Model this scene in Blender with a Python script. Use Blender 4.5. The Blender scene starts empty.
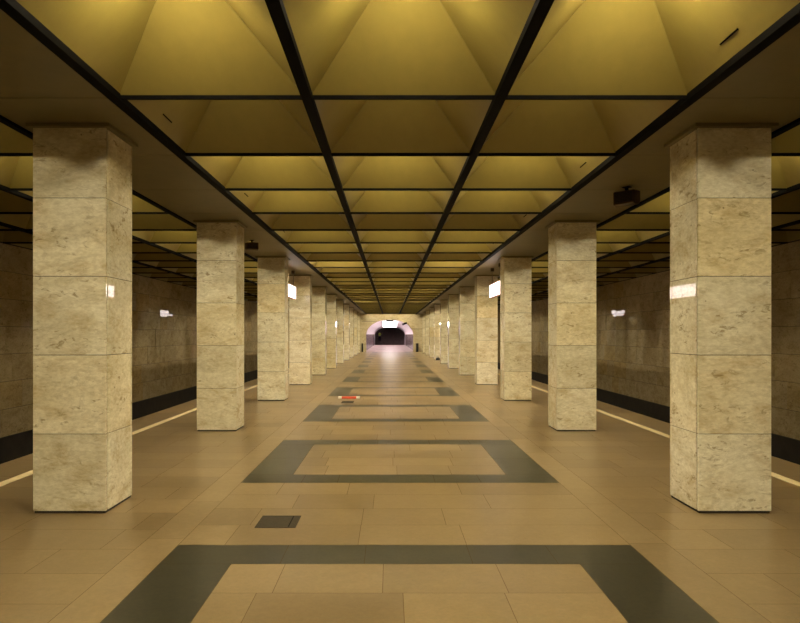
import bpy, bmesh, math, random
from mathutils import Vector, Matrix

random.seed(7)
scn = bpy.context.scene
COL = scn.collection

# ------------------------------------------------------------------ camera
CAM_X, EYE = -0.12, 1.77
cam_d = bpy.data.cameras.new('camera')
cam = bpy.data.objects.new('camera', cam_d)
COL.objects.link(cam)
cam.location = (CAM_X, 0.0, EYE)
cam.rotation_euler = (math.radians(90), 0, 0)
cam_d.sensor_fit = 'HORIZONTAL'
cam_d.sensor_width = 36.0
cam_d.lens = 716.0 / 800.0 * 36.0
cam_d.shift_x = 10.0 / 800.0
cam_d.shift_y = 22.9 / 800.0
cam_d.clip_start, cam_d.clip_end = 0.05, 400
scn.camera = cam

# ------------------------------------------------------------------ world and exposure
w = bpy.data.worlds.new('world')
scn.world = w
w.use_nodes = True
w.node_tree.nodes['Background'].inputs[0].default_value = (0, 0, 0, 1)
w.node_tree.nodes['Background'].inputs[1].default_value = 0.0
vs = scn.view_settings
vs.view_transform = 'Standard'
vs.look = 'None'
vs.gamma = 1.0
vs.use_curve_mapping = False
vs.exposure = 1.2
scn.cycles.diffuse_bounces = 8
LAMP_W = 175.0         # radiance of the bulbs inside the coffers
LAMP_RGB = (1.0, 0.88, 0.59)
AISLE_GAIN = 0.8
FILL_GAIN = 0.125
SIGN_W = 2.2
TUNNEL_W = 62.0

# ------------------------------------------------------------------ sizes of the place (metres)
CEIL = 3.85
PIL_IN, PIL_W, PIL_Y0, PIL_STEP, PIL_N = 2.93, 0.72, 7.08, 6.0, 11
BEAMS = [0.845, 2.53, 3.85, 5.62, 7.43]
EDGE = 5.44
WALL_X = 8.95
Y0, Y1 = -18.7, 72.4
ARCH_X, ARCH_R, ARCH_SPRING, ARCH_RISE = -0.15, 2.37, 1.77, 1.50
PASS_Y, PASS_R = 118.5, 2.58


# ------------------------------------------------------------------ materials
class NT:
    def __init__(self, name):
        self.m = bpy.data.materials.new(name)
        self.m.use_nodes = True
        self.t = self.m.node_tree
        self.t.nodes.clear()
        self.out = self.t.nodes.new('ShaderNodeOutputMaterial')

    def n(self, typ, **kw):
        nd = self.t.nodes.new(typ)
        for k, v in kw.items():
            if k.startswith('i_'):
                nd.inputs[k[2:].replace('_', ' ')].default_value = v
            else:
                setattr(nd, k, v)
        return nd

    def l(self, a, b):
        self.t.links.new(a, b)

    def math(self, op, a, b=None, clamp=False):
        nd = self.n('ShaderNodeMath', operation=op, use_clamp=clamp)
        for i, v in enumerate((a, b)):
            if v is None:
                continue
            if isinstance(v, (int, float)):
                nd.inputs[i].default_value = v
            else:
                self.l(v, nd.inputs[i])
        return nd.outputs[0]

    def ramp(self, fac, stops):
        nd = self.n('ShaderNodeValToRGB')
        el = nd.color_ramp.elements
        while len(el) < len(stops):
            el.new(0.5)
        for e, (p, c) in zip(el, stops):
            e.position = p
            e.color = (*c, 1) if len(c) == 3 else c
        self.l(fac, nd.inputs[0])
        return nd.outputs[0]

    def mix(self, fac, a, b, blend='MIX'):
        nd = self.n('ShaderNodeMix', data_type='RGBA', blend_type=blend)
        for i, v in ((0, fac), (6, a), (7, b)):
            if isinstance(v, (int, float)):
                nd.inputs[i].default_value = v
            elif isinstance(v, tuple):
                nd.inputs[i].default_value = (*v, 1)
            else:
                self.l(v, nd.inputs[i])
        return nd.outputs[2]

    def noise(self, vec, scale, detail=4, rough=0.6, dist=0.0):
        nd = self.n('ShaderNodeTexNoise')
        nd.inputs['Scale'].default_value = scale
        nd.inputs['Detail'].default_value = detail
        nd.inputs['Roughness'].default_value = rough
        nd.inputs['Distortion'].default_value = dist
        self.l(vec, nd.inputs['Vector'])
        return nd.outputs[0]

    def bsdf(self, color, rough=0.5, spec=0.5, metal=0.0, normal=None):
        b = self.n('ShaderNodeBsdfPrincipled')
        for k, v in (('Base Color', color), ('Roughness', rough), ('Metallic', metal), ('Specular IOR Level', spec)):
            if isinstance(v, (int, float)):
                b.inputs[k].default_value = v
            elif isinstance(v, tuple):
                b.inputs[k].default_value = (*v, 1)
            else:
                self.l(v, b.inputs[k])
        if normal is not None:
            self.l(normal, b.inputs['Normal'])
        self.l(b.outputs[0], self.out.inputs[0])
        return self.m

    def bump(self, h, strength=0.1, dist=0.01):
        nd = self.n('ShaderNodeBump')
        nd.inputs['Strength'].default_value = strength
        nd.inputs['Distance'].default_value = dist
        self.l(h, nd.inputs['Height'])
        return nd.outputs[0]


def slab_coords(T, seed_by_object=True):
    """Object coordinates shifted by a random amount per stone slab (attribute 'slab')."""
    tc = T.n('ShaderNodeTexCoord')
    at = T.n('ShaderNodeAttribute', attribute_name='slab')
    sc = T.n('ShaderNodeVectorMath', operation='SCALE')
    sc.inputs['Scale'].default_value = 37.0
    T.l(at.outputs['Color'], sc.inputs[0])
    ad = T.n('ShaderNodeVectorMath', operation='ADD')
    T.l(tc.outputs['Object'], ad.inputs[0])
    T.l(sc.outputs[0], ad.inputs[1])
    vec = ad.outputs[0]
    tone = at.outputs['Alpha']
    sep = T.n('ShaderNodeSeparateColor')
    T.l(at.outputs['Color'], sep.inputs[0])
    tone = sep.outputs[0]
    if seed_by_object:
        oi = T.n('ShaderNodeObjectInfo')
        m = T.math('MULTIPLY', oi.outputs['Random'], 91.0)
        ad2 = T.n('ShaderNodeVectorMath', operation='ADD')
        T.l(vec, ad2.inputs[0])
        cb = T.n('ShaderNodeCombineXYZ')
        T.l(m, cb.inputs[0]); T.l(m, cb.inputs[1])
        T.l(cb.outputs[0], ad2.inputs[1])
        vec = ad2.outputs[0]
        tone = T.math('FRACT', T.math('ADD', tone, T.math('MULTIPLY', oi.outputs['Random'], 7.31)))
    return vec, tone


def mat_marble(name, light, mid, dark, rough, stain=1.0, scale=1.0, spec=0.35):
    T = NT(name)
    vec, tone = slab_coords(T)
    mp = T.n('ShaderNodeMapping')
    mp.inputs['Rotation'].default_value = (0.5, 0.45, 0.2)
    mp.inputs['Scale'].default_value = (1.0 * scale, 1.0 * scale, 2.1 * scale)
    T.l(vec, mp.inputs['Vector'])
    v = mp.outputs[0]
    cloud = T.noise(v, 1.7, 5, 0.6, 0.3)
    base = T.ramp(cloud, [(0.34, mid), (0.60, light)])
    # soft ochre clouds
    och = T.ramp(T.noise(v, 2.6, 6, 0.66, 0.4), [(0.50, (0, 0, 0)), (0.74, (1, 1, 1))])
    base = T.mix(T.math('MULTIPLY', och, 0.75 * stain), base, dark)
    # fine mottling
    mot = T.ramp(T.noise(v, 16.0, 6, 0.7), [(0.33, (0.80, 0.77, 0.70)), (0.66, (1.06, 1.06, 1.06))])
    base = T.mix(1.0, base, mot, 'MULTIPLY')
    # faint grey veins
    vn = T.noise(v, 1.3, 6, 0.65, 0.9)
    ridge = T.math('ABSOLUTE', T.math('SUBTRACT', vn, 0.5))
    vf = T.ramp(ridge, [(0.0, (1, 1, 1)), (0.016, (0, 0, 0))])
    base = T.mix(T.math('MULTIPLY', vf, 0.22 * stain), base, (dark[0] * .6, dark[1] * .62, dark[2] * .8))
    # clustered short brown flecks
    fl = T.noise(v, 8.5, 5, 0.62, 0.9)
    gate = T.ramp(T.noise(v, 1.9, 3, 0.5), [(0.46, (0.12, 0.12, 0.12)), (0.60, (1, 1, 1))])
    ff = T.ramp(fl, [(0.565, (0, 0, 0)), (0.65, (1, 1, 1))])
    base = T.mix(T.math('MULTIPLY', T.math('MULTIPLY', ff, gate), 0.72 * stain), base, (dark[0] * .55, dark[1] * .52, dark[2] * .5))
    # pin-holes
    vo = T.n('ShaderNodeTexVoronoi')
    vo.inputs['Scale'].default_value = 4.0
    T.l(vec, vo.inputs['Vector'])
    pin = T.ramp(vo.outputs['Distance'], [(0.03, (1, 1, 1)), (0.05, (0, 0, 0))])
    base = T.mix(T.math('MULTIPLY', pin, 0.7 * stain), base, (0.07, 0.045, 0.02))
    # slab to slab difference of the stone
    tv = T.ramp(tone, [(0.0, (0.86, 0.84, 0.78)), (0.35, (0.96, 0.95, 0.93)), (0.7, (1, 1, 1)), (1.0, (0.95, 0.87, 0.68))])
    base = T.mix(1.0, base, tv, 'MULTIPLY')
    return T.bsdf(base, rough, spec)


def mat_granite(name, c1, c2, speck, rough, tone_amt=0.25, scale=34):
    T = NT(name)
    vec, tone = slab_coords(T, False)
    g = T.noise(vec, scale, 5, 0.75)
    base = T.ramp(g, [(0.36, c1), (0.62, c2)])
    f = T.noise(vec, scale * 0.3, 3, 0.6)
    base = T.mix(T.math('MULTIPLY', T.ramp(f, [(0.45, (0, 0, 0)), (0.80, (1, 1, 1))]), 0.18), base, speck)
    c = T.noise(vec, 1.1, 4, 0.6)
    base = T.mix(1.0, base, T.ramp(c, [(0.3, (.90, .90, .90)), (0.7, (1.06, 1.06, 1.06))]), 'MULTIPLY')
    lo = 1.0 - tone_amt
    tv = T.ramp(tone, [(0.0, (lo, lo * .97, lo * .93)), (0.5, (1 - tone_amt * .35,) * 3), (1.0, (1.06, 1.06, 1.06))])
    base = T.mix(1.0, base, tv, 'MULTIPLY')
    # worn polish
    tc = T.n('ShaderNodeTexCoord')
    wr = T.noise(tc.outputs['Object'], 0.7, 5, 0.65)
    rr = T.ramp(wr, [(0.2, (rough * .93,) * 3), (0.8, (rough * 1.07,) * 3)])
    return T.bsdf(base, rr, 0.5)


def mat_paint(name, color, rough=0.5, var=0.12, spec=0.4, scale=3.0):
    T = NT(name)
    tc = T.n('ShaderNodeTexCoord')
    f = T.noise(tc.outputs['Object'], scale, 4, 0.6)
    a = tuple(c * (1 - var) for c in color)
    b = tuple(min(1, c * (1 + var)) for c in color)
    return T.bsdf(T.ramp(f, [(0.3, a), (0.7, b)]), rough, spec)


def mat_coffer(name, color):
    T = NT(name)
    tc = T.n('ShaderNodeTexCoord')
    oi = T.n('ShaderNodeObjectInfo')
    mp = T.n('ShaderNodeMapping')
    mp.inputs['Scale'].default_value = (1.0, 1.0, 0.35)
    T.l(tc.outputs['Object'], mp.inputs['Vector'])
    f = T.noise(mp.outputs[0], 7.0, 4, 0.6)
    base = T.ramp(f, [(0.25, tuple(c * .93 for c in color)), (0.75, tuple(c * 1.05 for c in color))])
    tv = T.ramp(oi.outputs['Random'], [(0, (.90, .90, .88)), (1, (1.04, 1.04, 1.06))])
    return T.bsdf(T.mix(1.0, base, tv, 'MULTIPLY'), 0.42, 0.4)


def mat_emit(name, color, strength, base=(0.8, 0.8, 0.8)):
    T = NT(name)
    b = T.n('ShaderNodeBsdfPrincipled')
    b.inputs['Base Color'].default_value = (*base, 1)
    b.inputs['Roughness'].default_value = 0.4
    b.inputs['Emission Color'].default_value = (*color, 1)
    b.inputs['Emission Strength'].default_value = strength
    T.l(b.outputs[0], T.out.inputs[0])
    return T.m


M = {}
M['marble'] = mat_marble('pillar marble', (0.88, 0.835, 0.69), (0.75, 0.69, 0.525), (0.52, 0.39, 0.175), 0.016)
M['track_marble'] = mat_marble('track wall marble', (0.46, 0.37, 0.23), (0.37, 0.29, 0.16), (0.22, 0.15, 0.06), 0.02, 0.8, 1.0, 0.16)
M['end_marble'] = mat_marble('end wall marble', (0.66, 0.58, 0.42), (0.55, 0.47, 0.32), (0.36, 0.26, 0.14), 0.2, 0.7)
M['joint'] = mat_paint('stone joint', (0.030, 0.022, 0.014), 0.8)
M['tan'] = mat_granite('tan granite', (0.207, 0.142, 0.067), (0.247, 0.172, 0.083), (0.40, 0.29, 0.17), 0.32)
M['pale'] = mat_granite('pale granite', (0.216, 0.150, 0.073), (0.256, 0.180, 0.090), (0.42, 0.31, 0.18), 0.32)
M['dark'] = mat_granite('dark labradorite', (0.022, 0.021, 0.013), (0.044, 0.042, 0.026), (0.13, 0.115, 0.06), 0.32, 0.3, 30)
M['grout'] = mat_paint('floor grout', (0.135, 0.092, 0.05), 0.8)
M['yellow'] = mat_paint('yellow line paint', (0.74, 0.60, 0.35), 0.45, 0.10)
M['coffer'] = mat_coffer('olive coffer paint', (0.240, 0.182, 0.042))
M['soffit'] = mat_paint('soffit paint', (0.165, 0.13, 0.050), 0.5, 0.08)
M['black'] = mat_paint('black painted steel', (0.004, 0.0035, 0.003), 0.7, 0.15, 0.03)
M['concrete'] = mat_paint('shaded concrete', (0.019, 0.013, 0.008), 0.9, 0.3)  # near-black: the shade down in the track pits is put into the colour
M['roof'] = mat_paint('grey roof slab', (0.12, 0.11, 0.09), 0.9)
M['bulb'] = mat_emit('warm bulb', LAMP_RGB, LAMP_W)
M['bulb_aisle'] = mat_emit('warm aisle bulb', LAMP_RGB, LAMP_W * AISLE_GAIN)
M['bulb_white'] = mat_emit('whiter bulb', (1.0, 0.86, 0.68), LAMP_W * 2.6)
M['bulb_fill'] = mat_emit('added fill bulb', LAMP_RGB, LAMP_W * FILL_GAIN)  # weak lamp added to brighten the coffers that are otherwise unlit
M['sign_face'] = mat_emit('lit sign face', (1.0, 0.86, 0.84), SIGN_W)
M['end_sign'] = mat_emit('lit end sign face', (1.0, 0.90, 0.93), SIGN_W * 2.0)
M['tunnel_tube'] = mat_emit('passage light tube', (1.0, 0.90, 0.92), TUNNEL_W)
M['red'] = mat_paint('red plastic', (0.62, 0.09, 0.05), 0.4)
M['pinkframe'] = mat_paint('pinkish sign frame', (0.60, 0.28, 0.26), 0.4)
M['white'] = mat_paint('white plastic', (0.80, 0.78, 0.74), 0.4, 0.04)
M['vault'] = mat_paint('white vault plaster', (0.88, 0.80, 0.83), 0.6, 0.05)
M['passage_stone'] = mat_paint('grey passage stone', (0.22, 0.17, 0.17), 0.22, 0.25)
M['passage_floor'] = mat_granite('passage granite', (0.42, 0.34, 0.31), (0.56, 0.46, 0.42), (0.62, 0.52, 0.48), 0.5)
M['stair'] = mat_paint('dark stair granite', (0.20, 0.145, 0.125), 0.5, 0.25)
M['brownbox'] = mat_paint('brown enamel', (0.060, 0.036, 0.018), 0.5, 0.2)
M['grille'] = mat_paint('dark grille', (0.020, 0.014, 0.009), 0.6, 0.2)
M['steel'] = mat_paint('dull steel', (0.20, 0.18, 0.14), 0.4, 0.2)
M['iron'] = mat_paint('dark iron plate', (0.034, 0.025, 0.013), 0.65, 0.3, 0.2, 30)
M['skin'] = mat_paint('skin', (0.55, 0.36, 0.27), 0.5, 0.05)
M['hair'] = mat_paint('dark hair', (0.03, 0.022, 0.016), 0.6)
M['vest'] = mat_paint('yellow green vest', (0.75, 0.92, 0.13), 0.6, 0.05)
M['navy'] = mat_paint('navy cloth', (0.018, 0.020, 0.045), 0.8)
M['bag'] = mat_paint('black nylon', (0.010, 0.010, 0.010), 0.6, 0.3)


# ------------------------------------------------------------------ mesh helpers
class MB:
    """Collects shapes into one bmesh; every shape can carry a random slab tone."""
    def __init__(self):
        self.bm = bmesh.new()
        self.slab = self.bm.loops.layers.float_color.new('slab')

    def _tone(self, faces, tone, mi=0, smooth=False):
        if tone is None:
            tone = (0.5, 0.5, 0.5)
        for f in faces:
            f.material_index = mi
            f.smooth = smooth
            for lp in f.loops:
                lp[self.slab] = (*tone, 1.0)

    def box(self, x0, x1, y0, y1, z0, z1, tone=None, mi=0, mat=None):
        c = [(x0, y0, z0), (x1, y0, z0), (x1, y1, z0), (x0, y1, z0), (x0, y0, z1), (x1, y0, z1), (x1, y1, z1), (x0, y1, z1)]
        v = [self.bm.verts.new(mat @ Vector(p) if mat else p) for p in c]
        fs = [self.bm.faces.new([v[i] for i in q]) for q in
              ((0, 3, 2, 1), (4, 5, 6, 7), (0, 1, 5, 4), (1, 2, 6, 5), (2, 3, 7, 6), (3, 0, 4, 7))]
        self._tone(fs, tone, mi)
        return self

    def poly(self, pts, tone=None, mi=0):
        f = self.bm.faces.new([self.bm.verts.new(p) for p in pts])
        self._tone([f], tone, mi)
        return self

    def loft(self, rings, tone=None, mi=0, closed=True, cap=True, smooth=True):
        vr = [[self.bm.verts.new(p) for p in r] for r in rings]
        fs = []
        n = len(vr[0])
        for a, b in zip(vr[:-1], vr[1:]):
            for i in range(n if closed else n - 1):
                j = (i + 1) % n
                fs.append(self.bm.faces.new((a[i], a[j], b[j], b[i])))
        if cap and closed:
            fs.append(self.bm.faces.new(list(reversed(vr[0]))))
            fs.append(self.bm.faces.new(vr[-1]))
        self._tone(fs, tone, mi, smooth)
        return self

    def tube(self, path, r, n=10, tone=None, mi=0):
        path = [Vector(p) for p in path]
        rings = []
        for i, p in enumerate(path):
            a = path[max(0, i - 1)]
            b = path[min(len(path) - 1, i + 1)]
            d = (b - a).normalized()
            u = d.orthogonal().normalized() if abs(d.z) < 0.9 else Vector((1, 0, 0))
            u = (u - d * u.dot(d)).normalized()
            v = d.cross(u)
            rings.append([p + r * (math.cos(2 * math.pi * k / n) * u + math.sin(2 * math.pi * k / n) * v) for k in range(n)])
        return self.loft(rings, tone, mi)

    def ball(self, c, r, sub=2, scale=(1, 1, 1), tone=None, mi=0):
        res = bmesh.ops.create_icosphere(self.bm, subdivisions=sub, radius=r)
        vs_ = res['verts']
        for v in vs_:
            v.co = Vector((v.co.x * scale[0], v.co.y * scale[1], v.co.z * scale[2])) + Vector(c)
        fs = {f for v in vs_ for f in v.link_faces}
        self._tone(fs, tone, mi, True)
        return self

    def build(self, name, mats, parent=None, bevel=0.0, loc=(0, 0, 0)):
        bmesh.ops.recalc_face_normals(self.bm, faces=self.bm.faces[:])
        me = bpy.data.meshes.new(name)
        self.bm.to_mesh(me)
        self.bm.free()
        for m in (mats if isinstance(mats, (list, tuple)) else [mats]):
            me.materials.append(m)
        o = bpy.data.objects.new(name, me)
        o.location = loc
        COL.objects.link(o)
        if parent:
            o.parent = parent
        if bevel:
            md = o.modifiers.new('bevel', 'BEVEL')
            md.width = bevel
            md.segments = 2
            md.limit_method = 'ANGLE'
        return o


def rt():
    return (random.random(), random.random(), random.random())


def struct(o):
    o['kind'] = 'structure'
    return o


def tag(o, label, cat, group=None):
    o['label'] = label
    o['category'] = cat
    if group:
        o['group'] = group
    return o


def thing(name, label, cat, loc=(0, 0, 0), group=None):
    o = bpy.data.objects.new(name, None)
    o.empty_display_size = 0.2
    COL.objects.link(o)
    o.location = loc
    return tag(o, label, cat, group)


def dup(root, loc, label, group=None):
    r = root.copy()
    COL.objects.link(r)
    r.location = loc
    r['label'] = label
    if group:
        r['group'] = group
    for ch in list(root.children):
        c = ch.copy()
        COL.objects.link(c)
        c.parent = r
        for g in list(ch.children):
            d = g.copy()
            COL.objects.link(d)
            d.parent = c
    return r


ORD = ['zeroth', 'first', 'second', 'third', 'fourth', 'fifth', 'sixth', 'seventh', 'eighth', 'ninth', 'tenth', 'eleventh', 'twelfth']

# ------------------------------------------------------------------ floor
fl = MB()
G = 0.0022


def tile(x0, x1, y0, y1, mi=0, tone=None):
    fl.poly([(x0 + G, y0 + G, 0), (x1 - G, y0 + G, 0), (x1 - G, y1 - G, 0), (x0 + G, y1 - G, 0)], tone or rt(), mi)


def cuts(a, b, step, jit=0.0, off=0.0):
    """cut points from a to b about every step, staggered by off"""
    out = [a]
    x = a + (step * off if off else step)
    while x < b - step * 0.3:
        out.append(x + random.uniform(-jit, jit))
        x += step
    out.append(b)
    return out


def rows(x0, x1, y0, y1, nrow, step, mi=0, jit=0.1):
    h = (y1 - y0) / nrow
    for r in range(nrow):
        cx = cuts(x0, x1, step, jit, random.choice((0.35, 0.6, 0.85)))
        for a, b in zip(cx[:-1], cx[1:]):
            tile(a, b, y0 + r * h, y0 + (r + 1) * h, mi)


RO, RI, BAND = 1.90, 1.345, 0.50
k = -5
prev = None
while True:
    ya = 8.54 + 6 * k
    yb = ya + 3.48
    if prev is not None:
        rows(-RO, RO, prev, min(ya, Y1), 4, 1.05, 0, 0.18)
    if yb > Y1:
        if ya < Y1:
            rows(-RO, RO, ya, Y1, 3, 1.05)
        break
    # dark ring: front and back bands, side bands
    for (c, d) in ((ya, ya + BAND), (yb - BAND, yb)):
        cx = [-RO, -RO + 0.93, -0.32, 0.52, RO - 0.72, RO] if d == yb else [-RO, -RO + 0.72, -0.75, 0.42, RO - 0.93, RO]
        for a, b in zip(cx[:-1], cx[1:]):
            tile(a, b, c, d, 2)
    for (a, b) in ((-RO, -RI), (RI, RO)):
        cy = [ya + BAND, ya + 1.7, yb - BAND]
        for c, d in zip(cy[:-1], cy[1:]):
            tile(a, b, c, d, 2)
    rows(-RI, RI, ya + BAND, yb - BAND, 4, 0.9, 0, 0.12)
    prev = yb
    k += 1
for s in (-1, 1):
    # lengthwise border course beside the rings
    cy = cuts(Y0, Y1, 1.55, 0.25)
    for c, d in zip(cy[:-1], cy[1:]):
        a, b = sorted((s * RO, s * 2.22))
        tile(a, b, c, d, 1)
    # cross courses between the pillars and out to the platform edge
    cy = cuts(Y0, Y1, 0.6, 0.0)
    for c, d in zip(cy[:-1], cy[1:]):
        cx = cuts(2.22, 4.645, 0.95, 0.12, random.choice((0.35, 0.6, 0.85)))
        for a, b in zip(cx[:-1], cx[1:]):
            p, q = sorted((s * a, s * b))
            tile(p, q, c, d, 0)
        p, q = sorted((s * 4.645, s * 4.795))
    cy = cuts(Y0, Y1, 1.2)
    for c, d in zip(cy[:-1], cy[1:]):
        p, q = sorted((s * 4.645, s * 4.795))
        tile(p, q, c, d, 3)
        p, q = sorted((s * 4.795, s * EDGE))
        tile(p, q, c, d, 1)
fl.box(-EDGE, EDGE, Y0, Y1, -0.35, -0.0025, None, 4)
struct(fl.build('floor', [M['tan'], M['pale'], M['dark'], M['yellow'], M['grout']]))

# platform sides and track beds
for s, nm in ((-1, 'left'), (1, 'right')):
    b = MB()
    p, q = sorted((s * (EDGE - 0.10), s * (EDGE - 0.30)))
    b.box(p, q, Y0, Y1, -1.25, -0.35)
    p, q = sorted((s * (EDGE - 0.30), s * (WALL_X + 0.3)))
    b.box(p, q, Y0, Y1, -1.45, -1.25)
    struct(b.build('floor_track_' + nm, M['concrete']))

# ------------------------------------------------------------------ track walls
for s, nm in ((-1, 'left'), (1, 'right')):
    b = MB()
    z0 = -0.58
    nrow = 7
    h = (CEIL - z0) / nrow
    y = Y0
    bays = [Y0]
    y = 3.5
    while y < Y1:
        bays.append(y)
        y += 6.0
    bays.append(Y1)
    for ya, yb in zip(bays[:-1], bays[1:]):
        for r in range(nrow):
            cy = cuts(ya, yb, random.choice((1.0, 1.25, 1.5)), 0.25, random.choice((0.5, 0.8, 1.0)))
            for c, d in zip(cy[:-1], cy[1:]):
                mt = Matrix.Translation((s * (WALL_X + .015), (c + d) / 2, z0 + (r + .5) * h)) @ Matrix.Rotation(random.gauss(0, .0035), 4, 'Z') @ Matrix.Rotation(random.gauss(0, .0035), 4, 'Y')
                b.box(-.015, .015, -(d - c) / 2 + .004, (d - c) / 2 - .004, -h / 2 + .004, h / 2 - .004, rt(), 0, mt)
    p, q = sorted((s * (WALL_X + 0.008), s * (WALL_X + 0.3)))
    b.box(p, q, Y0, Y1, -0.6, 4.95, None, 1)
    p, q = sorted((s * (WALL_X + 0.02), s * (WALL_X + 0.3)))
    b.box(p, q, Y0, Y1, -1.45, -0.6, None, 2)
    struct(b.build('wall_' + nm, [M['track_marble'], M['joint'], M['concrete']]))

# ------------------------------------------------------------------ ceiling: roof slab, soffits over the pillars
b = MB()
b.box(-WALL_X - .3, WALL_X + .3, Y0, Y1 + .3, 4.95, 5.15)
struct(b.build('ceiling', M['roof']))
for s, nm in ((-1, 'left'), (1, 'right')):
    b = MB()
    y = 0.3 - 20
    while y < Y1:
        p, q = sorted((s * 2.56, s * 3.82))
        b.box(p, q, max(y, Y0) + .006, min(y + 2, Y1) - .006, CEIL, CEIL + .06, rt())
        y += 2.0
    p, q = sorted((s * 2.56, s * 3.82))
    b.box(p, q, Y0, Y1, CEIL + .012, CEIL + .1, None, 1)
    struct(b.build('ceiling_soffit_' + nm, [M['soffit'], M['joint']]))

# long black beams
n = 0
for x in BEAMS:
    for s in (-1, 1):
        n += 1
        wd = 0.046 if x < 3 else 0.04
        b = MB()
        b.box(s * x - wd, s * x + wd, Y0, Y1, CEIL - 0.03, CEIL + 0.05)
        struct(b.build('trim_%d' % n, M['black'], None, 0.004))

# back wall behind the photographer
b = MB()
b.box(-WALL_X - .3, WALL_X + .3, Y0 - .3, Y0, -1.45, 5.15)
struct(b.build('wall_back', M['end_marble']))

# ------------------------------------------------------------------ end wall with the arch
def arch(n=28, r=ARCH_R, rise=ARCH_RISE, spring=ARCH_SPRING, cx=ARCH_X):
    pts = [(cx - r, 0.0), (cx - r, spring * .5)]
    for i in range(n + 1):
        t = math.pi - math.pi * i / n
        pts.append((cx + r * math.cos(t), spring + rise * math.sin(t)))
    pts += [(cx + r, spring * .5), (cx + r, 0.0)]
    return pts


b = MB()
AP = arch()
ya, yb = Y1, Y1 + 0.3
XW = WALL_X + .3
top = 5.15
outer = []
for (x, z) in AP:
    t = (x - ARCH_X) / ARCH_R
    if z <= ARCH_SPRING * .6:
        outer.append((math.copysign(EDGE, t), z))
    else:
        outer.append((max(-EDGE, min(EDGE, ARCH_X + t * EDGE * 1.02)), top if abs(t) < 0.97 else (2.6 if abs(t) > .99 else top)))
for i in range(len(AP) - 1):
    a0, a1, o0, o1 = AP[i], AP[i + 1], outer[i], outer[i + 1]
    for y in (ya, yb):
        b.poly([(a0[0], y, a0[1]), (a1[0], y, a1[1]), (o1[0], y, o1[1]), (o0[0], y, o0[1])], (.6, .3, .2))
    b.poly([(a0[0], ya, a0[1]), (a1[0], ya, a1[1]), (a1[0], yb, a1[1]), (a0[0], yb, a0[1])], (.6, .3, .2))
b.box(-XW, -EDGE, ya, yb, -1.45, top, (.6, .3, .2))
b.box(EDGE, XW, ya, yb, -1.45, top, (.6, .3, .2))
# course joints across the end wall
for z in (0.785, 1.566, 2.345, 3.12):
    dx = ARCH_R if z < ARCH_SPRING else ARCH_R * math.sqrt(max(0, 1 - ((z - ARCH_SPRING) / ARCH_RISE) ** 2))
    b.box(-EDGE, ARCH_X - dx, ya - .002, ya, z - .004, z + .004, None, 1)
    b.box(ARCH_X + dx, EDGE, ya - .002, ya, z - .004, z + .004, None, 1)
struct(b.build('wall_end', [M['end_marble'], M['joint']]))

# passage: floor, side walls, vault
b = MB()
y = Y1
while y < PASS_Y + 14:
    for i in range(5):
        x = ARCH_X - 2.6 + i * 1.04
        b.box(x + .003, x + 1.037, y + .003, y + 1.197, -.06, 0, rt(), 0)
    y += 1.2
b.box(ARCH_X - 3.1, ARCH_X + 3.1, Y1, PASS_Y + 15, -.2, -.01, None, 1)
struct(b.build('floor_passage', [M['passage_floor'], M['grout']]))
for s, nm in ((-1, 'left'), (1, 'right')):
    b = MB()
    y = Y1 + .3
    while y < PASS_Y - .01:
        ye = min(y + 2.0, PASS_Y)
        p, q = sorted((ARCH_X + s * (PASS_R - .02), ARCH_X + s * (PASS_R + .25)))
        b.box(p, q, y + .004, ye - .004, 0, ARCH_SPRING, rt(), 0)
        y = ye
    struct(b.build('wall_passage_' + nm, [M['passage_stone']]))
b = MB()
VP = [p for p in arch(28, PASS_R, ARCH_RISE + .06) if p[1] >= ARCH_SPRING - 1e-6]
inner = [[(x, y, z) for (x, z) in VP] for y in (Y1 + .301, Y1 + 10, Y1 + 20, Y1 + 30, PASS_Y)]
outerv = [[(ARCH_X + (x - ARCH_X) * 1.1, y, ARCH_SPRING + (z - ARCH_SPRING) * 1.12) for (x, z) in VP] for y in (Y1 + .31, PASS_Y)]
b.loft(inner, closed=False)
b.loft(outerv, closed=False)
struct(b.build('ceiling_passage', M['vault']))
# white portal frame at the far end of the passage
b = MB()
PI_ = arch(24, PASS_R + .03, 1.62, 1.72)
PO = arch(24, PASS_R - .13, 1.24, 1.72)
for i in range(len(PI_) - 1):
    a0, a1, o0, o1 = PO[i], PO[i + 1], PI_[i], PI_[i + 1]
    for y in (PASS_Y - .25, PASS_Y):
        b.poly([(a0[0], y, a0[1]), (a1[0], y, a1[1]), (o1[0], y, o1[1]), (o0[0], y, o0[1])])
    b.poly([(a0[0], PASS_Y - .25, a0[1]), (a1[0], PASS_Y - .25, a1[1]), (a1[0], PASS_Y, a1[1]), (a0[0], PASS_Y, a0[1])])
struct(b.build('trim_11', M['vault']))
# dark stair hall behind it
b = MB()
xa, xb = ARCH_X - 3.2, ARCH_X + 3.2
ye = PASS_Y + 15
b.box(xa - .2, xa, PASS_Y, ye, -.2, 7.2)
b.box(xb, xb + .2, PASS_Y, ye, -.2, 7.2)
b.box(xa - .2, xb + .2, ye, ye + .2, -.2, 7.2)
b.box(xa - .2, xb + .2, PASS_Y, ye, 7.0, 7.2)
b.box(xa - .2, ARCH_X - 2.42, PASS_Y + .01, PASS_Y + .2, -.2, 7.2)
b.box(ARCH_X + 2.42, xb + .2, PASS_Y + .01, PASS_Y + .2, -.2, 7.2)
b.box(xa, xb, PASS_Y + .01, PASS_Y + .2, 3.4, 7.2)
struct(b.build('wall_stair_hall', M['stair']))

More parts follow.
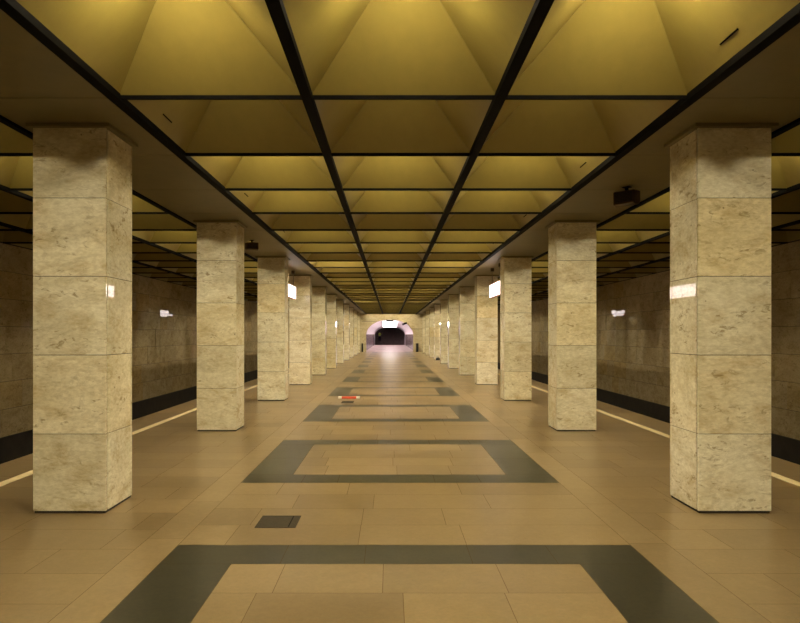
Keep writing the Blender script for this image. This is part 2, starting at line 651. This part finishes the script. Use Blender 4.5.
# ------------------------------------------------------------------ staircase
b = MB()
ST_Y = PASS_Y + 2.2
for i in range(22):
    b.box(ARCH_X - 3.18, ARCH_X + 3.18, ST_Y + i * .32, ST_Y + 22 * .32 + 1.5, 0.172 * i, 0.172 * (i + 1) - .03, None, 0)
    b.box(ARCH_X - 3.18, ARCH_X + 3.18, ST_Y + i * .32 - .02, ST_Y + 22 * .32 + 1.5, 0.172 * (i + 1) - .03, 0.172 * (i + 1), None, 0)
st = thing('staircase', 'dark granite stairs rising in the gloom beyond the arched passage', 'stairs', (0, 0, 0))
b.build('steps', M['stair'], st)

# ------------------------------------------------------------------ pillars
def slab_side(b, axis, fixed0, fixed1, a0, a1, z0, z1, tone):
    if axis == 'x':
        b.box(fixed0, fixed1, a0, a1, z0, z1, tone)
    else:
        b.box(a0, a1, fixed0, fixed1, z0, z1, tone)


JOINTS = [0.022, 0.785, 1.566, 2.345, 3.12, CEIL - .035]
H = PIL_W / 2


def pillar_meshes(seed):
    random.seed(seed)
    b = MB()
    g = 0.006
    gv = 0.034
    t = 0.03
    for z0, z1 in zip(JOINTS[:-1], JOINTS[1:]):
        for s in (-1, 1):
            # front and back slabs lap over the side slabs
            f0, f1 = sorted((s * H, s * (H - t)))
            b.box(-H, H, f0, f1, z0 + g / 2, z1 - g / 2, rt())
            f0, f1 = sorted((s * (H - .002), s * (H - t - .002)))
            b.box(f0, f1, -H + t + gv, H - t - .006, z0 + g / 2, z1 - g / 2, rt())
    b.box(-H + .012, H - .012, -H + .012, H - .012, .022, CEIL - .035, None, 1)
    return b


def make_pillar(seed, label, loc):
    t = thing('pillar', label, 'pillar', loc, 'square marble pillars of the hall')
    pillar_meshes(seed).build('shaft', [M['marble'], M['joint']], t)
    b = MB()
    b.box(-H + .01, H - .01, -H + .01, H - .01, 0, .022)
    b.build('base', M['joint'], t)  # dark strip paints in the shadow gap at the pillar foot
    b = MB()
    for s in (-1, 1):
        a, c = sorted((s * (H - .01), s * (H + .05)))
        b.box(-H - .05, H + .05, a, c, CEIL - .035, CEIL)
        b.box(a, c, -H + .01, H - .01, CEIL - .035, CEIL)
    b.build('cap', M['soffit'], t, .004)
    return t


protos = []
for i in range(PIL_N):
    for s, nm in ((-1, 'left'), (1, 'right')):
        y = PIL_Y0 + PIL_STEP * i + H
        x = s * (PIL_IN + H)
        if i == 0:
            lab = 'square cream marble pillar in the %s foreground, nearest of the %s row' % (nm, nm)
        elif i == PIL_N - 1:
            lab = 'square cream marble pillar of the %s row, farthest, beside the end wall' % nm
        else:
            lab = 'square cream marble pillar, %s from the camera in the %s row' % (ORD[i + 1], nm)
        if len(protos) < 6:
            protos.append(make_pillar(100 + len(protos) * 3, lab, (x, y, 0)))
        else:
            dup(protos[(i * 2 + (s > 0)) % 6 if i % 2 else (i * 2 + 3 * (s > 0) + 1) % 6], (x, y, 0), lab)
random.seed(11)

# ------------------------------------------------------------------ coffers
APEX, TOPZ = 0.82, 0.70


def coffer_shell(wx, wy):
    b = MB()
    hx, hy = wx / 2, wy / 2
    f = 1 - TOPZ / APEX
    ins = [[(-hx, -hy, .02), (hx, -hy, .02), (hx, hy, .02), (-hx, hy, .02)],
           [(-hx * f, -hy * f, TOPZ), (hx * f, -hy * f, TOPZ), (hx * f, hy * f, TOPZ), (-hx * f, hy * f, TOPZ)]]
    out = [[(x * 1.0, y * 1.0, .06) for (x, y, z) in ins[0]], [(x * 1.25, y * 1.25, TOPZ + .06) for (x, y, z) in ins[1]]]
    bm = b.bm
    vi = [[bm.verts.new(p) for p in r] for r in ins]
    vo = [[bm.verts.new(p) for p in r] for r in out]
    fs = []
    for i in range(4):
        j = (i + 1) % 4
        fs.append(bm.faces.new((vi[0][i], vi[0][j], vi[1][j], vi[1][i])))
        fs.append(bm.faces.new((vo[0][i], vo[0][j], vo[1][j], vo[1][i])))
        fs.append(bm.faces.new((vi[0][i], vi[0][j], vo[0][j], vo[0][i])))
    fs.append(bm.faces.new(vi[1]))
    fs.append(bm.faces.new(vo[1]))
    b._tone(fs, rt())
    return b


PROTO = {}


def coffer(x, wx, y, lit, slot, label, bulb='bulb'):
    """x centre, y centre of the row"""
    key = (round(wx, 3), lit, slot, bulb)
    grp = 'pyramid ceiling coffers'
    if key in PROTO:
        return dup(PROTO[key], (x, y, CEIL), label)
    t = thing('ceiling_coffer', label, 'ceiling coffer', (x, y, CEIL), grp)
    inner = wx - .07
    coffer_shell(inner, 1.968).build('shell', M['coffer'], t)
    b = MB()
    b.box(-inner / 2, inner / 2, .985, 1.015, -.012, .03)
    b.build('crossbar', M['black'], t)
    if bulb:
        # short strip light across the near side of the crown, tipped towards the far face
        mt = Matrix.Translation((0, -.26, .50)) @ Matrix.Rotation(math.radians(14), 4, 'X')
        b = MB()
        b.box(-.18, .18, -.045, .045, .004, .03, None, 0, mt)
        b.box(-.02, .02, -.02, .02, .03, .10, None, 0, mt)
        sk = b.build('lamp_housing', M['white'], t)
        b = MB()
        b.box(-.172, .172, -.04, .04, -.012, .004, None, 0, mt)
        b.build('diffuser', M[bulb], sk)
    if slot:
        # thin dark slot low on the outer face, at right angles to the slope
        b = MB()
        tt = .13
        px = slot * (inner / 2) * (1 - tt)
        pz = .02 + (TOPZ - .02) * tt * (1 / (TOPZ / APEX))
        ang = math.atan2(TOPZ - .02, (inner / 2) * (TOPZ / APEX)) * (1 if slot < 0 else -1)
        mt = Matrix.Translation((px, .0, pz)) @ Matrix.Rotation(-ang, 4, 'Y')
        b.box(-.007, .007, -.14, .14, -.006, .006, None, 0, mt)
        b.build('slot', M['black'], t)
    PROTO[key] = t
    return t


def row_phrase(r):
    if r < 1:
        return 'row overhead before the first visible crossbar'
    if r == 1:
        return 'nearest row, before the first pillar pair'
    q, m = divmod(r - 2, 3)
    if m == 0:
        return 'level with the %s pillar pair' % ORD[q + 1]
    return '%s row past the %s pillar pair' % (ORD[m], ORD[q + 1])


FILES = [(-1.6875, 1.685, 'left', 0), (0.0, 1.69, 'middle', 0), (1.6875, 1.685, 'right', 0)]
for r in range(-10, 35):
    yc = 5.3 + 2 * (r - 1)
    if yc + 1 > Y1 + .05:
        break
    lit = (r - 2) % 3 != 0
    for (x, wx, nm, _) in FILES:
        slot = 0
        if nm == 'left' and r % 2 == 0 and r > 0:
            slot = -1
        if nm == 'right' and r % 2 == 1 and r > 0:
            slot = 1
        if r < 1:
            lab = '%s olive coffer, %s hall file, %s row back from the topmost crossbar' % ('brightly lit' if lit else 'dim', nm, ORD[1 - r])
        else:
            lab = '%s olive coffer, %s hall file, %s' % ('brightly lit' if lit else 'dim', nm, row_phrase(r))
        coffer(x, wx, yc, lit, slot, lab, ('bulb_white' if r in (9, 21) and nm != 'middle' else 'bulb') if lit else 'bulb_fill')
    for s, nm in ((-1, 'left'), (1, 'right')):
        if r >= 1:
            coffer(s * 4.735, 1.77, yc, lit, 0, '%s coffer over the %s platform edge, %s' % ('brightly lit' if lit else 'dim', nm, row_phrase(r)), 'bulb_aisle' if lit else 'bulb_fill')
        if 4 <= r <= 20:
            coffer(s * 6.525, 1.81, yc, False, 0, 'dark coffer over the %s track, %s' % (nm, row_phrase(r)), '')
            coffer(s * 8.2, 1.52, yc, False, 0, 'dark coffer beside the %s track wall, %s' % (nm, row_phrase(r)), '')
# plain dark ceiling over the tracks farther on and behind
b = MB()
for s in (-1, 1):
    p, q = sorted((s * 5.66, s * WALL_X))
    b.box(p, q, Y0, 10.25, CEIL, CEIL + .1)
    b.box(p, q, 44.4, Y1, CEIL, CEIL + .1)
struct(b.build('ceiling_track', M['soffit']))

# ------------------------------------------------------------------ hanging lit signs
def lit_sign(label, s, y, first=None):
    if first is not None:
        return dup(first, (s * (3.1 if y < 30 else 3.5), y, 2.92), label)
    t = thing('lit_sign', label, 'sign', (s * 3.28, y, 2.92), 'lit signs hung between the pillars')
    L, Hh, T = 2.2, .42, .05
    b = MB()
    b.box(-T, T, -L / 2, L / 2, 0, .022)
    b.box(-T, T, -L / 2, L / 2, Hh - .022, Hh)
    b.box(-T, T, -L / 2, -L / 2 + .022, .022, Hh - .022)
    b.box(-T, T, L / 2 - .022, L / 2, .022, Hh - .022)
    b.build('frame', M['pinkframe'], t, .003)
    for q in (-1, 1):
        a, c = sorted((q * T * .9, q * T * .6))
        b = MB()
        b.box(a, c, -L / 2 + .022, L / 2 - .022, .022, Hh - .022)
        f = b.build('panel', M['sign_face'], t)
        b = MB()
        a, c = sorted((q * T * .9, q * (T * .9 + .004)))
        for (y0, y1, z0, z1) in ((-.9, .2, .335, .35), (-.75, .75, .10, .112)):
            b.box(a, c, y0, y1, z0, z1)
        b.build('stripe', M['red'], f)
    for yy in (-.8, .8):
        b = MB()
        b.tube([(0, yy, Hh), (0, yy, CEIL - 2.92)], .012, 8)
        b.build('rod', M['steel'], t)
        b = MB()
        b.box(-.05, .05, yy - .07, yy + .07, CEIL - 2.92 - .10, CEIL - 2.92)
        b.build('bracket', M['brownbox'], t, .006)
    return t


sg = lit_sign('lit white box sign hanging past the third left pillar', -1, 22.6)
lit_sign('lit white box sign hanging past the third right pillar', 1, 21.75, sg)
lit_sign('lit white box sign hanging past the seventh left pillar', -1, 45.5, sg)
lit_sign('lit white box sign hanging past the seventh right pillar', 1, 45.5, sg)

# big lit sign in the mouth of the arch
t = thing('lit_sign', 'wide glowing white sign box hung in the mouth of the end arch', 'sign', (-.14, 72.45, 2.50))
b = MB()
b.box(-.72, .72, .0, .16, 0, .58)
b.build('frame', M['pinkframe'], t, .02)
b = MB()
b.box(-.695, .695, -.012, .0, .025, .555)
b.build('panel', M['end_sign'], t)
b = MB()
b.box(-.36, .36, .02, .14, .58, .72)
b.build('bracket', M['black'], t, .01)
b = MB()
for x in (-.3, .3):
    b.tube([(x, .08, .72), (x, .08, 3.255 - 2.5)], .015, 8)
b.build('rod', M['steel'], t)

# light tubes along the crown of the passage
tt = None
for i in range(5):
    y = 78 + i * 8.5
    lab = 'white light fitting on the passage crown, %s behind the glowing sign' % ORD[i + 1]
    if tt is None:
        tt = thing('light_fitting', lab, 'lamp', (ARCH_X, y, 3.05), 'light fittings along the passage')
        b = MB()
        b.box(-.12, .12, -.75, .75, .10, .21)
        for yy in (-.75, .735):
            b.box(-.12, .12, yy, yy + .015, -.12, .10)  # end plates added to block the tube's reflection along the floor
        b.build('housing', M['white'], tt, .01)
        b = MB()
        b.tube([(0, -.72, .05), (0, .72, .05)], .08, 12)
        b.build('tube', M['tunnel_tube'], tt)
    else:
        dup(tt, (ARCH_X, y, 3.05), lab)

# ------------------------------------------------------------------ loudspeakers under the soffit
def loudspeaker(label, loc, rz, size=1.0):
    t = thing('loudspeaker', label, 'loudspeaker', loc, 'loudspeakers under the soffit')
    t.rotation_euler = (0, 0, rz)
    s = size
    b = MB()
    b.box(-.05 * s, .05 * s, -.04 * s, .04 * s, -.012, 0)
    b.box(-.018 * s, .018 * s, -.015 * s, .015 * s, -.09 * s, -.012)
    b.build('bracket', M['black'], t, .003)
    b = MB()
    prof = [(-.085, -.06), (.085, -.06), (.085, -.19), (.05, -.235), (-.02, -.255), (-.085, -.23)]   # (depth, height)
    rings = [[(x * s, y * s, z * s) for (y, z) in prof] for x in (-.15, .15)]
    b.loft(rings, smooth=False)
    body = b.build('body', M['brownbox'], t, .012)
    b = MB()
    for i in range(7):
        z = (-.085 - i * .018) * s
        b.box(-.125 * s, .125 * s, -.092 * s, -.083 * s, z - .005 * s, z + .005 * s)
    b.build('grille', M['grille'], t)
    return t


loudspeaker('dark brown loudspeaker under the soffit between the first two right pillars', (3.22, 10.1, CEIL), math.radians(-48), 1.08)
loudspeaker('dark brown loudspeaker under the soffit past the second left pillar', (-3.17, 15.8, CEIL), math.radians(24), .9)

# ------------------------------------------------------------------ floor fittings
def hatch(label, x0, x1, y0, y1, split):
    t = thing('floor_hatch', label, 'floor hatch', ((x0 + x1) / 2, (y0 + y1) / 2, 0))
    wx, wy = (x1 - x0) / 2, (y1 - y0) / 2
    b = MB()
    for s in (-1, 1):
        a, c = sorted((s * wx, s * (wx - .018)))
        b.box(a, c, -wy, wy, -.002, .004)
        a, c = sorted((s * wy, s * (wy - .018)))
        b.box(-wx + .018, wx - .018, a, c, -.002, .004)
    b.build('frame', M['iron'], t)
    xs = [-wx + .02, wx * split - .006, wx * split + .006, wx - .02] if split else [-wx + .02, wx - .02]
    for a, c in zip(xs[::2], xs[1::2]):
        b = MB()
        b.box(a, c, -wy + .02, wy - .02, -.002, .003)
        for i in range(0 if split else 5):
            yy = -wy + .06 + i * (2 * wy - .12) / 4
            b.box(a + .02, c - .02, yy - .008, yy + .008, .003, .005)
        b.build('lid', M['iron'], t, .001)
    b = MB()
    b.box(-wx + .018, wx - .018, -wy + .018, wy - .018, -.0022, .0008)
    b.build('pit', M['black'], t)
    return t


hatch('dark iron floor hatch with a split lid in the foreground, left of centre', -1.36, -0.985, 6.55, 6.98, .62)
hatch('small dark floor grate between the second and third floor rings', -1.38, -1.07, 18.45, 18.98, 0)
t = thing('barrier_strip', 'red barrier strip with white ends lying on the floor behind a grate', 'barrier strip', (-1.25, 19.75, 0))
b = MB()
b.box(-.20, .20, -.07, .07, 0.001, .06)
b.build('middle', M['red'], t, .008)
for s in (-1, 1):
    a, c = sorted((s * .20, s * .30))
    b = MB()
    b.box(a, c, -.07, .07, 0.001, .06)
    b.build('end', M['white'], t, .008)

# small bag by a far right pillar
t = thing('bag', 'small black bag on the floor against a far right pillar', 'bag', (2.93 + .22, 48.92, 0))
b = MB()
rings = []
for z, f in ((0, .85), (.03, 1), (.12, .95), (.18, .7), (.2, .35)):
    rings.append([(.15 * f * math.cos(2 * math.pi * k / 14), .10 * f * math.sin(2 * math.pi * k / 14), z) for k in range(14)])
b.loft(rings)
b.build('body', M['bag'], t)
b = MB()
b.tube([(.07 * math.cos(math.pi * k / 8), 0, .19 + .09 * math.sin(math.pi * k / 8)) for k in range(9)], .010, 6)
b.build('handle', M['bag'], t)

# ------------------------------------------------------------------ end wall fittings
def bin_(label, x, wd):
    t = thing('litter_bin', label, 'litter bin', (x, 72.15, 0))
    b = MB()
    b.box(-wd / 2, wd / 2, -.14, .14, .0, .80)
    b.build('body', M['bag'], t, .01)
    b = MB()
    b.box(-wd / 2 - .01, wd / 2 + .01, -.15, .15, .80, .87)
    b.build('lid', M['black'], t, .012)
    return t


bin_('narrow black bin at the left foot of the end wall', -2.90, .16)
bin_('narrow black bin at the right foot of the end wall', 2.62, .24)

t = thing('security_camera', 'dark security camera on the right shoulder of the end arch', 'camera', (1.52, 72.4, 2.92))
b = MB()
b.box(-.05, .05, -.02, 0, -.06, .06)
b.tube([(0, -.02, 0), (-.02, -.16, -.03)], .02, 8)
b.build('bracket', M['black'], t)
b = MB()
mt = Matrix.Translation((-.1, -.22, -.06)) @ Matrix.Rotation(math.radians(-20), 4, 'Y')
b.box(-.32, .18, -.08, .08, -.08, .10, None, 0, mt)
b.build('body', M['black'], t, .015)
b = MB()
b.tube([(-.36, -.22, -.165), (-.40, -.22, -.18)], .045, 10)
b.build('lens', M['grille'], t)
b = MB()
b.tube([(1.70, 72.38, 2.86), (1.98, 72.38, 2.36), (2.04, 72.38, 2.32), (2.75, 72.38, 2.32)], .018, 6)
tag(b.build('cable', M['black']), 'dark cable running down from the security camera along the wall', 'cable')
b = MB()
b.tube([(-2.95, 72.385, 3.08), (-1.50, 72.385, 3.08)], .018, 6)
tag(b.build('conduit', M['steel']), 'thin grey conduit high on the end wall, left of the arch', 'conduit')

# ------------------------------------------------------------------ person on the stairs
def skin_body(name, verts, edges, radii, mat, parent, sub=2):
    me = bpy.data.meshes.new(name)
    me.from_pydata(verts, edges, [])
    o = bpy.data.objects.new(name, me)
    COL.objects.link(o)
    o.parent = parent
    md = o.modifiers.new('skin', 'SKIN')
    md.use_smooth_shade = True
    for v, r in zip(me.skin_vertices[0].data, radii):
        v.radius = (r, r) if not isinstance(r, tuple) else r
    me.skin_vertices[0].data[0].use_root = True
    sd = o.modifiers.new('sub', 'SUBSURF')
    sd.levels = sd.render_levels = sub
    me.materials.append(mat)
    return o


step_i = 3
pz = 0.172 * step_i
py = ST_Y + (step_i - 1) * .32 + .16
person = thing('person', 'person in yellow-green vest and dark trousers on the stairs', 'person', (-1.88, py, pz))
V = [(0, 0, .93), (0, 0, 1.12), (0, .01, 1.33), (0, .0, 1.45), (0, -.01, 1.52), (0, -.02, 1.62), (0, -.01, 1.70),
     (.18, 0, 1.40), (.30, -.05, 1.17), (.42, -.18, 1.32), (.45, -.22, 1.40),
     (-.18, 0, 1.40), (-.23, .02, 1.13), (-.24, -.05, .90), (-.24, -.06, .82),
     (.09, 0, .86), (.10, -.02, .48), (.10, .02, .09), (.11, -.12, .035),
     (-.09, 0, .86), (-.10, -.02, .48), (-.10, .02, .09), (-.11, -.12, .035)]
E = [(0, 1), (1, 2), (2, 3), (3, 4), (4, 5), (5, 6), (2, 7), (7, 8), (8, 9), (9, 10), (2, 11), (11, 12), (12, 13), (13, 14),
     (0, 15), (15, 16), (16, 17), (17, 18), (0, 19), (19, 20), (20, 21), (21, 22)]
R = [(.15, .11), (.14, .10), (.17, .11), .07, .06, (.10, .115), (.09, .10),
     .06, .048, .035, .035, .06, .048, .035, .035,
     .088, .06, .042, (.042, .035), .088, .06, .042, (.042, .035)]
skin_body('body', V, E, R, M['skin'], person)
# fingers of both hands
for (hx, hy, hz), d in (((.46, -.24, 1.44), Vector((.15, -.1, .98))), ((-.24, -.065, .79), Vector((0, -.1, -.98)))):
    fv, fe, fr = [], [], []
    for i, ln in enumerate((.075, .085, .08, .062)):
        o_ = Vector((hx + (i - 1.5) * .019, hy, hz))
        d = d.normalized()
        p = len(fv)
        fv += [tuple(o_ - d * .03), tuple(o_ + d * ln * .5), tuple(o_ + d * ln + Vector((0, -.02, 0)))]
        fe += [(p, p + 1), (p + 1, p + 2)]
        fr += [.009, .009, .007]
        fb = skin_body('finger', fv[p:], [(0, 1), (1, 2)], fr[p:], M['skin'], person, 1)
    o_ = Vector((hx - .035, hy - .02, hz - d.z * .05))
    skin_body('thumb', [tuple(o_), tuple(o_ + Vector((-.02, -.03, .03 * d.z))), tuple(o_ + Vector((-.02, -.045, .06 * d.z)))], [(0, 1), (1, 2)], [.011, .010, .008], M['skin'], person, 1)
# vest with sleeves, trousers, shoes, hair, eyes
skin_body('vest', [(0, 0, .84), (0, 0, 1.12), (0, .01, 1.34), (0, 0, 1.45), (.18, 0, 1.41), (.27, -.03, 1.24), (-.18, 0, 1.41), (-.22, .01, 1.22)],
          [(0, 1), (1, 2), (2, 3), (2, 4), (4, 5), (2, 6), (6, 7)], [(.19, .145), (.175, .13), (.195, .14), .085, .075, .066, .075, .066], M['vest'], person)
skin_body('trousers', [(0, 0, .93), (.09, 0, .84), (.10, -.02, .48), (.10, .02, .10), (-.09, 0, .84), (-.10, -.02, .48), (-.10, .02, .10), (0, 0, 1.06)],
          [(0, 1), (1, 2), (2, 3), (0, 4), (4, 5), (5, 6), (0, 7)], [(.17, .13), .108, .080, .065, .108, .080, .065, (.165, .125)], M['navy'], person)
for s in (-1, 1):
    b = MB()
    b.ball((s * .105, -.05, .04), .1, 2, (.5, 1.35, .45))
    b.build('shoe', M['bag'], person)
    b = MB()
    b.ball((s * .035, -.118, 1.635), .013, 1)
    b.build('eye', M['bag'], person)
    b = MB()
    b.ball((s * .092, -.01, 1.62), .03, 2, (.4, .7, 1))
    b.build('ear', M['skin'], person)
b = MB()
b.ball((0, .015, 1.70), .115, 2, (.90, 1.04, .72))
b.build('hair', M['hair'], person)
b = MB()
b.ball((0, -.128, 1.60), .02, 2, (.7, 1, 1.3))
b.build('nose', M['skin'], person)
b = MB()
b.ball((0, -.115, 1.558), .022, 2, (1, .4, .28))
b.build('mouth', M['red'], person)
b = MB()
el = [(.186 * math.cos(2 * math.pi * k / 24), .142 * math.sin(2 * math.pi * k / 24)) for k in range(24)]
b.loft([[(x, y, z) for x, y in el] for z in (1.02, 1.07)], cap=False)
b.build('reflective_band', M['white'], person)
